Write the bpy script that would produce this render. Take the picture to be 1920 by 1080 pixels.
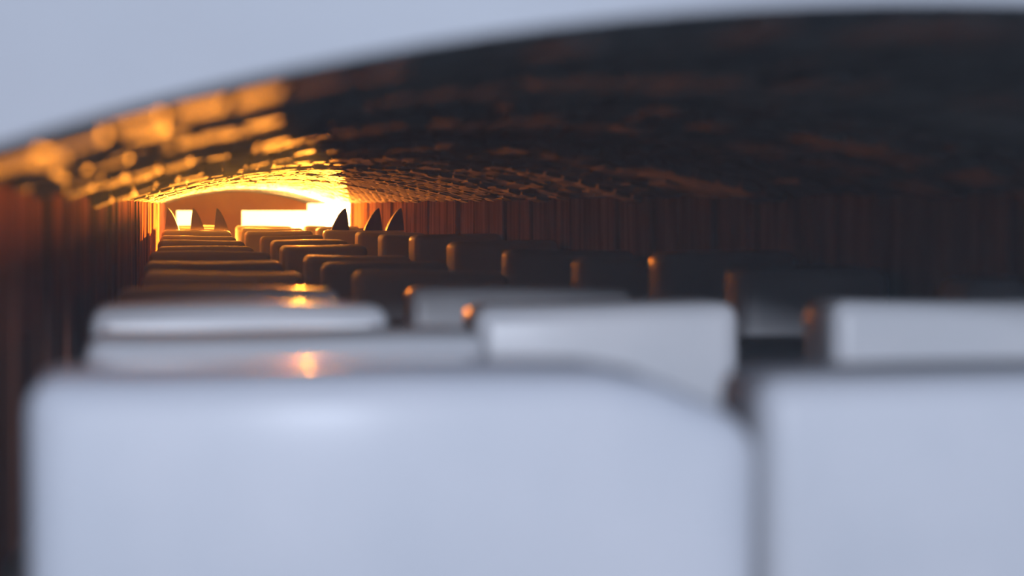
import bpy, bmesh, math, random
from mathutils import Vector, Matrix, Euler
random.seed(7)
S = bpy.context.scene
C = S.collection
for o in list(bpy.data.objects):
    bpy.data.objects.remove(o)

# ------------------------------------------------------------------ scale
W = 1.6            # inner width of the tunnel (m)
EYE = 0.43         # camera height above the deck
F = 4500.0         # focal length in pixels of the 1920 px frame
UL, UR = -0.13, 0.87            # side walls, in tunnel widths from the camera
UC = 0.37                       # tunnel axis
V_SPRING, V_CROWN = 0.0115, 0.0947
RISE = V_CROWN - V_SPRING
RA = (0.25 + RISE * RISE) / (2 * RISE) * W      # radius of the segmental arch
XC = UC * W
ZC = EYE + V_CROWN * W - RA
PHI = math.asin(0.5 * W / RA)
Y0, Y1, Y2, Y3 = 1.9, 20.0, 27.0, 29.5          # mouth, burner bay, cross wall, back wall
Z_SPRING = EYE + V_SPRING * W

# ------------------------------------------------------------------ camera
cam = bpy.data.cameras.new('camera')
cam.sensor_width = 36.0
cam.lens = F / 1920.0 * 36.0
cam.shift_x = (960 - 344) / 1920.0
cam.shift_y = -(540 - 385) / 1920.0
cam.clip_start = 0.02
cam.dof.use_dof = True
cam.dof.focus_distance = 12.0
cam.dof.aperture_fstop = 3.1
co = bpy.data.objects.new('camera', cam)
co.location = (0, 0, EYE)
co.rotation_euler = (math.radians(90), 0, 0)
C.objects.link(co)
S.camera = co

# ------------------------------------------------------------------ world, daylight, exposure
wd = bpy.data.worlds.new('world'); S.world = wd
wd.use_nodes = True
bg = wd.node_tree.nodes['Background']
bg.inputs[0].default_value = (0.58, 0.70, 1.0, 1)
bg.inputs[1].default_value = 0.6
sun = bpy.data.lights.new('daylight', 'SUN')
sun.energy = 3.5
sun.angle = math.radians(5)
sun.color = (0.74, 0.83, 1.0)
so = bpy.data.objects.new('daylight', sun); C.objects.link(so)
so.location = (0, -6, 3)
so.rotation_euler = Vector((-0.03, 1, -math.tan(math.radians(7.9)))).to_track_quat('-Z', 'Y').to_euler()
S.view_settings.view_transform = 'Standard'
S.view_settings.look = 'None'
S.view_settings.exposure = 0.0
S.view_settings.gamma = 1.0
S.view_settings.use_curve_mapping = False

# ------------------------------------------------------------------ materials
def mat(name, col, rough=0.8, col2=None, nscale=6.0, stretch=(1, 1, 1), bump=0.0, bscale=30.0, coat=0.0, ior=1.5, spec=0.5):
    m = bpy.data.materials.new(name); m.use_nodes = True
    nt = m.node_tree; b = nt.nodes['Principled BSDF']
    b.inputs['Roughness'].default_value = rough
    b.inputs['IOR'].default_value = ior
    b.inputs['Specular IOR Level'].default_value = spec
    b.inputs['Coat Weight'].default_value = coat
    b.inputs['Coat Roughness'].default_value = 0.15
    g = nt.nodes.new('ShaderNodeNewGeometry')
    mp = nt.nodes.new('ShaderNodeMapping'); mp.inputs['Scale'].default_value = stretch
    nt.links.new(g.outputs['Position'], mp.inputs['Vector'])
    if col2:
        n = nt.nodes.new('ShaderNodeTexNoise'); n.inputs['Scale'].default_value = nscale
        n.inputs['Detail'].default_value = 5
        nt.links.new(mp.outputs[0], n.inputs['Vector'])
        r = nt.nodes.new('ShaderNodeValToRGB')
        r.color_ramp.elements[0].position = 0.35; r.color_ramp.elements[1].position = 0.68
        r.color_ramp.elements[0].color = (*col, 1); r.color_ramp.elements[1].color = (*col2, 1)
        nt.links.new(n.outputs['Fac'], r.inputs[0]); nt.links.new(r.outputs[0], b.inputs['Base Color'])
    else:
        b.inputs['Base Color'].default_value = (*col, 1)
    if bump:
        n2 = nt.nodes.new('ShaderNodeTexNoise'); n2.inputs['Scale'].default_value = bscale
        n2.inputs['Detail'].default_value = 3
        nt.links.new(mp.outputs[0], n2.inputs['Vector'])
        bp = nt.nodes.new('ShaderNodeBump'); bp.inputs['Strength'].default_value = bump
        bp.inputs['Distance'].default_value = 0.01
        nt.links.new(n2.outputs['Fac'], bp.inputs['Height']); nt.links.new(bp.outputs[0], b.inputs['Normal'])
    return m

def glow(name, col, strength):
    m = bpy.data.materials.new(name); m.use_nodes = True
    nt = m.node_tree; b = nt.nodes['Principled BSDF']
    b.inputs['Base Color'].default_value = (0.5, 0.4, 0.3, 1)
    b.inputs['Emission Color'].default_value = (*col, 1)
    b.inputs['Emission Strength'].default_value = strength
    return m

M_BRICK = mat('sooty_firebrick', (0.11, 0.115, 0.12), 0.85, (0.21, 0.205, 0.20), 7.0, bump=0.5, bscale=60, spec=0.15)
M_ORANGE = mat('orange_firebrick', (0.26, 0.10, 0.03), 0.9, (0.32, 0.14, 0.05), 3.0, spec=0.1)
M_BACK = mat('dark_mortar', (0.03, 0.03, 0.03), 0.95)
M_SLAB_R = mat('brown_slab', (0.16, 0.10, 0.07), 0.9, (0.44, 0.28, 0.18), 5.0, stretch=(1, 2.2, 0.25), bump=0.5, bscale=14, spec=0.0)
M_SLAB = mat('dark_red_slab', (0.07, 0.031, 0.02), 0.9, (0.36, 0.14, 0.08), 5.0, stretch=(1, 2.2, 0.25), bump=0.5, bscale=14, spec=0.0)  # darker, redder tone than the right wall slabs
M_PLASTER = mat('pale_plaster', (0.36, 0.37, 0.395), 0.8, (0.42, 0.435, 0.46), 1.6, bump=0.1)
M_DECK = mat('deck_steel', (0.05, 0.055, 0.06), 0.6, (0.09, 0.09, 0.095), 4.0)
M_GLAZE = mat('white_glaze', (0.37, 0.38, 0.41), 0.5, (0.42, 0.42, 0.445), 5.0, bump=0.12, bscale=9, coat=0.03, spec=0.3)
M_FIN = mat('burnt_ceramic', (0.05, 0.035, 0.03), 0.6, (0.09, 0.06, 0.045), 12.0, bump=0.2)
M_STEEL = mat('dark_steel', (0.03, 0.03, 0.035), 0.5)
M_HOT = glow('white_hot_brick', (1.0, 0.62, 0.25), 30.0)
M_HOT2 = glow('hot_bay_wall', (1.0, 0.55, 0.18), 6.0)
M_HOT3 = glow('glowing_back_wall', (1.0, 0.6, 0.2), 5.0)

# ------------------------------------------------------------------ helpers
def mesh_obj(name, bm, m, parent=None, smooth=False):
    bmesh.ops.recalc_face_normals(bm, faces=bm.faces)
    me = bpy.data.meshes.new(name); bm.to_mesh(me); bm.free()
    me.materials.append(m)
    if smooth:
        for p in me.polygons: p.use_smooth = True
    o = bpy.data.objects.new(name, me); C.objects.link(o)
    if parent: o.parent = parent
    return o

def box(bm, x0, x1, y0, y1, z0, z1, bevel=0.0, seg=1):
    r = bmesh.ops.create_cube(bm, size=1.0)
    vs = r['verts']
    for v in vs:
        v.co = Vector((x0 + (v.co.x + .5) * (x1 - x0), y0 + (v.co.y + .5) * (y1 - y0), z0 + (v.co.z + .5) * (z1 - z0)))
    if bevel:
        es = list({e for v in vs for e in v.link_edges})
        bmesh.ops.bevel(bm, geom=es, offset=bevel, segments=seg, profile=0.5, affect='EDGES')

def structure(o, label=None, cat=None):
    o['kind'] = 'structure'
    if label: o['label'] = label
    if cat: o['category'] = cat
    return o

def tag(o, label, cat, group=None):
    o['label'] = label; o['category'] = cat
    if group: o['group'] = group
    return o

def arc(phi, dr=0.0):
    return (XC + (RA + dr) * math.sin(phi), ZC + (RA + dr) * math.cos(phi))

# ------------------------------------------------------------------ setting
bm = bmesh.new(); box(bm, -6, 8, -4, 32, -0.1, 0)
structure(mesh_obj('floor', bm, M_DECK), 'dark deck the white blocks stand on', 'floor')

# plaster front of the kiln with its arched mouth
bm = bmesh.new()
N = 48; T = 0.025; TOP = 2.2
outer = []
hole = [(UL * W - 0.012, 0.0)]
for i in range(N + 1):
    ph = -PHI + 2 * PHI * i / N
    hole.append(arc(ph, 0.008))
hole.append((UR * W + 0.012, 0.0))
def cell(pts):
    a = [bm.verts.new((x, Y0 - T, z)) for x, z in pts]; b = [bm.verts.new((x, Y0, z)) for x, z in pts]
    bm.faces.new(a); bm.faces.new(b[::-1])
    for i in range(len(pts)):
        j = (i + 1) % len(pts); bm.faces.new((a[i], a[j], b[j], b[i]))
cell([(-4, 0), (hole[0][0], 0), hole[1], (hole[1][0], TOP), (-4, TOP)])
for i in range(1, N + 1):
    cell([hole[i], hole[i + 1], (hole[i + 1][0], TOP), (hole[i][0], TOP)])
cell([hole[-1], (6, 0), (6, TOP), (hole[-2][0], TOP), hole[-2]])
structure(mesh_obj('wall_front', bm, M_PLASTER), 'pale plastered kiln front above the arched tunnel mouth', 'wall')

# dark backing shell of the vault
bm = bmesh.new()
def shell(y0, y1, dr, thick=0.1):
    lo, hi = [], []
    for i in range(N + 1):
        ph = -PHI * 1.06 + 2.12 * PHI * i / N
        xa, za = arc(ph, dr); xb, zb = arc(ph, dr + thick)
        lo.append((bm.verts.new((xa, y0, za)), bm.verts.new((xa, y1, za))))
        hi.append((bm.verts.new((xb, y0, zb)), bm.verts.new((xb, y1, zb))))
    for i in range(N):
        bm.faces.new((lo[i][0], lo[i + 1][0], lo[i + 1][1], lo[i][1]))
        bm.faces.new((hi[i][0], hi[i][1], hi[i + 1][1], hi[i + 1][0]))
        bm.faces.new((lo[i][0], hi[i][0], hi[i + 1][0], lo[i + 1][0]))
        bm.faces.new((lo[i][1], lo[i + 1][1], hi[i + 1][1], hi[i][1]))
shell(Y0 + 0.002, Y3 + 0.3, 0.022)
ceiling = structure(mesh_obj('ceiling', bm, M_BACK), 'low segmental brick vault glowing orange towards the fire', 'ceiling')

# vault bricks
BW, BL, BT = 0.0485, 0.232, 0.06
bm = bmesh.new(); box(bm, -BW / 2, BW / 2, -BL / 2, BL / 2, 0, BT, 0.004)
tmp = mesh_obj('brick', bm, M_BRICK); brick_me = tmp.data; bpy.data.objects.remove(tmp)
NB = 30
RIBS = (3.94, 5.5, 7.3, 9.4, 11.8, 14.4)
far = []
cands = []
ring = 0; y = Y0 + 0.20
while y < Y3:
    rib = any(abs(y - r) < 0.126 for r in RIBS)
    ringdrop = random.gauss(0, 0.0025) - (0.013 if rib else 0)
    q = 1.0 if y < 7 else max(0.4, 1.0 - (y - 7) * 0.12)     # brickwork is truer deeper in
    ringdrop *= q
    rtilt = random.gauss(0, 0.006) * q
    for k in range(NB):
        ph = -PHI + 2 * PHI * (k + 0.5 + (0.25 if ring % 2 else -0.25)) / NB
        if abs(ph) > PHI * 0.985: continue
        dr = ringdrop + random.gauss(0, 0.0016) * q
        if random.random() < 0.05 * q: dr += 0.010
        x, z = arc(ph, dr)
        mtx = (Matrix.Translation((x, y, z)) @ Matrix.Rotation(ph, 4, 'Y')
               @ Euler((rtilt + random.gauss(0, 0.020) * q, random.gauss(0, 0.06) * q, random.gauss(0, 0.008))).to_matrix().to_4x4())
        px = 344 + (x / W) * F * W / y
        lit = px < 700 and y < 9
        if lit: cands.append((y, mtx))
        else: far.append(mtx)
    y += 0.25; ring += 1
cands.sort(key=lambda t: t[0])
for yy, mtx in cands[:300]:
    o = bpy.data.objects.new('brick', brick_me); C.objects.link(o)
    o.parent = ceiling; o.matrix_world = mtx
far += [m_ for _, m_ in cands[300:]]
vs, fs = [], []
base_v = [v.co.copy() for v in brick_me.vertices]; base_f = [list(p.vertices) for p in brick_me.polygons]
for m_ in far:
    n0 = len(vs); vs += [m_ @ v for v in base_v]; fs += [[i + n0 for i in f] for f in base_f]
me = bpy.data.meshes.new('brick_courses'); me.from_pydata(vs, [], fs); me.materials.append(M_BRICK)
o = bpy.data.objects.new('brick_courses', me); C.objects.link(o); o.parent = ceiling; o['kind'] = 'stuff'

# side walls: dark backing and upright slabs
def side_wall(name, u, sgn, ya, yb, label):
    bm = bmesh.new(); x = u * W
    xa, xb = (x - 0.2, x - 0.03) if sgn > 0 else (x + 0.03, x + 0.2)
    box(bm, xa, xb, ya, yb, 0.0, Z_SPRING + 0.06)
    w = structure(mesh_obj(name, bm, M_BACK), label, 'wall')
    yy = ya + 0.005
    while yy < yb - 0.1:
        d = min(random.choice((0.22, 0.3, 0.36, 0.42, 0.5)), yb - yy)
        pr = random.gauss(0, 0.006)
        bm = bmesh.new()
        top = Z_SPRING + 0.012 + random.uniform(-0.004, 0.004)
        if sgn > 0: box(bm, -0.06, 0.0, -d / 2 + 0.008, d / 2 - 0.008, 0, top, 0.006)
        else: box(bm, 0.0, 0.06, -d / 2 + 0.008, d / 2 - 0.008, 0, top, 0.006)
        s = mesh_obj('wall_slab', bm, M_SLAB if sgn > 0 else M_SLAB_R, w)
        s.location = (x + pr, yy + d / 2, 0)
        s.rotation_euler = (0, random.gauss(0, 0.006), random.gauss(0, 0.016))
        yy += d
    return w
side_wall('wall_left', UL, 1, Y0 + 0.001, Y2, 'dark reddish left tunnel wall of upright slabs')
side_wall('wall_right', UR, -1, Y0 + 0.001, Y1, 'dim right tunnel wall of upright slabs')

# burner bay: recess in the right wall just past the end of the slabs
YB = 23.4
XB = UR * W + 0.26
bm = bmesh.new()
box(bm, UR * W + 0.2, XB + 0.1, Y1 - 0.1, Y1, 0, Z_SPRING + 0.1)          # near jamb return
box(bm, UR * W, XB + 0.1, Y1 - 0.1, YB + 0.3, Z_SPRING + 0.012, Z_SPRING + 0.15)      # lintel
structure(mesh_obj('trim_1', bm, M_SLAB), 'jamb and lintel of the burner bay', 'trim')
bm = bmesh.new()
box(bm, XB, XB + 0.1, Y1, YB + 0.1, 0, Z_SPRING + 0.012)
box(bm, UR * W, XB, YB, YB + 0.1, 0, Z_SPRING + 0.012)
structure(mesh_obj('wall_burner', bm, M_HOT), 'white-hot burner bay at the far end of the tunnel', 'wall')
bm = bmesh.new(); box(bm, UR * W, UR * W + 0.15, YB + 0.1, Y3 + .1, 0, Z_SPRING + 0.03)
structure(mesh_obj('wall_hot', bm, M_HOT2), 'glowing side wall beyond the burner bay', 'wall')

bm = bmesh.new(); box(bm, UR * W, XB, 21.7, 21.8, 0, EYE - 0.0456 * W)  # unseen baffle, added to keep the burner light off the near left wall
structure(mesh_obj('wall_light_baffle', bm, M_HOT2), 'low unseen baffle added inside the burner bay to shade the left wall', 'wall')

# cross wall with low openings at the end of the burner bay
bm = bmesh.new()
def cw(u0, u1, v0, v1): box(bm, u0 * W, u1 * W, Y2, Y2 + 0.25, EYE + v0 * W if v0 is not None else 0, EYE + v1 * W)
cw(-0.16, 0.87, -0.037, 0.12)
cw(-0.16, -0.05, None, -0.037); cw(0.067, 0.41, None, -0.037)
structure(mesh_obj('wall_cross', bm, M_ORANGE), 'brown arched cross wall with low openings at the tunnel end', 'wall')
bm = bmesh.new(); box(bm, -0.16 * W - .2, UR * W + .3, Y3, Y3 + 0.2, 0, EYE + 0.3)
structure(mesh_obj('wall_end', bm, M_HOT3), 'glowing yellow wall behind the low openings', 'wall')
bm = bmesh.new(); box(bm, -0.16 * W - .25, UL * W - 0.02, Y2, Y3, 0, EYE + 0.3)
structure(mesh_obj('wall_far', bm, M_SLAB), 'left wall past the low openings', 'wall')

# the fire itself: burner glow thrown out of the bay down the tunnel
sp = bpy.data.lights.new('burner_fire', 'SPOT')
sp.energy = 250000.0
sp.color = (1.0, 0.32, 0.03)
sp.spot_size = math.radians(56); sp.spot_blend = 1.0
sp.shadow_soft_size = 0.008
spo = bpy.data.objects.new('burner_fire', sp); C.objects.link(spo)
spo.location = (1.019 * W, YB - 0.1, EYE - 0.05 * W)
aim = Vector((-math.tan(math.radians(5.5)), -1, 0.003))
spo.rotation_euler = aim.to_track_quat('-Z', 'Y').to_euler()

for i, (yy, u, e) in enumerate(((20.9, 0.80, 60), (22.6, 0.76, 90), (24.6, 0.66, 40))):  # added point lamps brightening the bay vault and walls, no flames modelled
    fl = bpy.data.lights.new('bay_fill_light', 'POINT'); fl.energy = e; fl.color = (1.0, 0.5, 0.12); fl.shadow_soft_size = 0.05
    fo = bpy.data.objects.new('bay_fill_light', fl); C.objects.link(fo); fo.location = (u * W, yy, EYE - 0.05 * W)

sp2 = bpy.data.lights.new('right_side_fill', 'SPOT'); sp2.energy = 5500.0; sp2.color = (1.0, 0.25, 0.025)  # added fill spot for the right wall and crown, no flame stands here
sp2.spot_size = math.radians(34); sp2.spot_blend = 1.0; sp2.shadow_soft_size = 0.08
s2 = bpy.data.objects.new('right_side_fill', sp2); C.objects.link(s2); s2.location = (0.66 * W, 21.5, EYE - 0.07 * W)
s2.rotation_euler = Vector((math.tan(math.radians(-1)), -1, 0.004)).to_track_quat('-Z', 'Y').to_euler()

# ------------------------------------------------------------------ glazed blocks
def block_mesh(w, d, h, seed, slump=False):
    rnd = random.Random(seed)
    bm = bmesh.new()
    box(bm, -w / 2, w / 2, 0, d, 0, h, min(0.026, 0.3 * min(w, d, h)), 4)
    for i in range(1, 14):
        bmesh.ops.bisect_plane(bm, geom=list(bm.verts) + list(bm.edges) + list(bm.faces), plane_co=(-w / 2 + w * i / 14, 0, 0), plane_no=(1, 0, 0))
    ph = [rnd.uniform(0, 6.28) for _ in range(4)]
    for v in bm.verts:                        # slightly slumped, uneven edges
        t = v.co.z / h
        v.co.x *= 1.0 - 0.012 * (1 - t)
        if slump:
            q = max(0.0, (v.co.x / (w / 2) - 0.60) / 0.40); v.co.z -= t * 0.042 * q ** 1.5
        v.co.z += t * (0.003 * math.sin(9 * v.co.x + ph[0]) + 0.002 * math.sin(14 * v.co.y + ph[1]))
        v.co.y += 0.003 * math.sin(11 * v.co.x + ph[2])
    return bm

GRP = 'glazed blocks in rows through the tunnel'
COL = {
 'left': [  # y front, depth, u left, u right, v top
  (1.84, .16, -.0764, .279, -.0815), (2.82, .16, -.073, .226, -.096), (3.35, .16, -.082, .180, -.087),
  (4.65, .60, -.083, .191, -.103), (5.9, .60, -.064, .188, -.104), (7.3, .7, -.075, .19, -.108),
  (8.5, .8, -.077, .195, -.104), (10.0, .8, -.072, .185, -.109), (11.5, .8, -.078, .186, -.107),
  (13.0, .8, -.08, .18, -.105), (14.7, .8, -.085, .185, -.098), (16.5, .8, -.08, .18, -.100), (18.2, .9, -.08, .18, -.099)],
 'middle': [
  (2.04, .16, .305, .56, -.0888), (3.4, .6, .258, .494, -.0885), (4.65, .6, .275, .546, -.100),
  (6.0, .6, .268, .513, -.105), (7.2, .7, .262, .50, -.108), (8.6, .8, .275, .513, -.115),
  (10.2, .8, .262, .49, -.108), (11.6, .8, .268, .50, -.107), (13.1, .8, .265, .48, -.104),
  (14.8, .8, .24, .50, -.099), (16.6, .8, .25, .52, -.099), (18.3, .9, .25, .52, -.099)],
 'right': [
  (3.3, .50, .557, .785, -.0825), (4.6, .55, .668, .847, -.0735), (5.3, .7, .66, .85, -.0665), (6.0, .7, .62, .84, -.083),
  (7.2, .8, .608, .849, -.085), (8.7, .8, .615, .85, -.082), (10.3, .8, .62, .855, -.079),
  (11.8, .8, .61, .85, -.092), (13.2, .8, .60, .84, -.095), (14.8, .8, .545, .862, -.098),
  (16.6, .8, .58, .84, -.099), (18.3, .9, .58, .84, -.099)],
}
ORD = ['nearest', 'second', 'third', 'fourth', 'fifth', 'sixth', 'seventh', 'eighth', 'ninth', 'tenth', 'eleventh', 'twelfth', 'farthest']
def add_block(y, d, u0, u1, v, label, seed):
    w = (u1 - u0) * W; h = EYE + v * W
    d = min(d, 0.17 if y < 8 else 0.3)
    o = mesh_obj('glazed_block', block_mesh(w, d, h, seed, seed == 1), M_GLAZE, None, True)
    o.location = ((u0 + u1) / 2 * W, y, 0)
    o.rotation_euler = (0, 0, random.Random(seed).gauss(0, 0.004))
    tag(o, label, 'block', GRP)
    return o
seed = 1
for side, lst in COL.items():
    for i, (y, d, u0, u1, v) in enumerate(lst):
        if i == len(lst) - 1: t = 'farthest'
        elif i == 0: t = 'nearest'
        else: t = ORD[i]
        tone = 'white' if y < 4 else 'shadowed'
        lab = f'{tone} glazed block, {t} in the {side} row' if t in ('nearest', 'farthest') else f'glossy {tone} glazed block, {t} from the mouth in the {side} row'
        add_block(y, d, u0, u1, v, lab, seed); seed += 1
add_block(3.86, .28, .512, .69, -.138, 'low glossy block showing in the gap between two tall white blocks', 90)
add_block(3.9, .5, .797, .862, -.076, 'narrow bluish block against the right wall behind a white block', 91)

# ------------------------------------------------------------------ curved fins standing on the far blocks
def fin(u, side, label, h=0.139, w=0.112, d=0.10, y=15.0):
    bm = bmesh.new()
    prof = [(0, 0), (.07, .15), (.16, .31), (.27, .48), (.39, .65), (.52, .80), (.66, .93), (.78, 1.0), (.84, .99),
            (.88, .80), (.92, .58), (.96, .32), (1.0, 0)]
    pts = [(-w + w * a, h * b) for a, b in prof]
    pts = [(x + w / 2, z) for x, z in pts]
    if side == 'left': pts = [(-x, z) for x, z in pts]
    a = [bm.verts.new((x, 0, z)) for x, z in pts]; b = [bm.verts.new((x, d, z)) for x, z in pts]
    bm.faces.new(a); bm.faces.new(b[::-1])
    for i in range(len(pts)):
        j = (i + 1) % len(pts); bm.faces.new((a[i], a[j], b[j], b[i]))
    o = mesh_obj('curved_fin', bm, M_FIN)
    o.location = (u * W, y, EYE - .098 * W)
    tag(o, label, 'fin', 'curved fins standing on the far blocks')
for u, t in ((-.044, 'outermost'), (.055, 'middle'), (.148, 'innermost')):
    fin(u, 'left', f'dark pointed curved fin, {t} of the three on the left', w=0.09)
for u, t in ((.613, 'innermost'), (.742, 'middle'), (.868 - .04, 'outermost')):
    fin(u, 'right', f'dark pointed curved fin, {t} of the three on the right')

# short rods poking out of the vault above the right wall
for (px, py, y, t) in ((812, 368, 13.2, 'nearest the fire'), (922, 361, 10.8, 'second from the fire'), (998, 359, 9.6, 'farthest from the fire')):
    u = (px - 344) * y / F / W
    bm = bmesh.new()
    x0 = u * W; z0 = EYE + (385 - py) * y / F + 0.01
    bmesh.ops.create_cone(bm, cap_ends=True, segments=10, radius1=0.011, radius2=0.011, depth=0.13)
    o = mesh_obj('steel_rod', bm, M_STEEL)
    o.location = (x0 + 0.03, y, z0 - 0.015)
    o.rotation_euler = (0, math.radians(112), 0)
    tag(o, f'short dark rod above the right wall, {t}', 'rod', 'rods above the right wall')

# ------------------------------------------------------------------ added scatter veil that lifts the blacks, in and before the tunnel mouth
hz = bpy.data.materials.new('veil_volume'); hz.use_nodes = True
nt = hz.node_tree; nt.nodes.clear()
out = nt.nodes.new('ShaderNodeOutputMaterial'); vol = nt.nodes.new('ShaderNodeVolumeScatter')
vol.inputs['Color'].default_value = (0.62, 0.82, 1, 1); vol.inputs['Density'].default_value = 0.016
nt.links.new(vol.outputs[0], out.inputs['Volume'])
bm = bmesh.new(); box(bm, -3.5, 5.5, -2.5, 7.0, 0.002, 2.1)
o = mesh_obj('veil_volume', bm, hz); o['kind'] = 'structure'; o['label'] = 'thin veil added at the tunnel mouth to lift the dark tones'; o['category'] = 'haze'
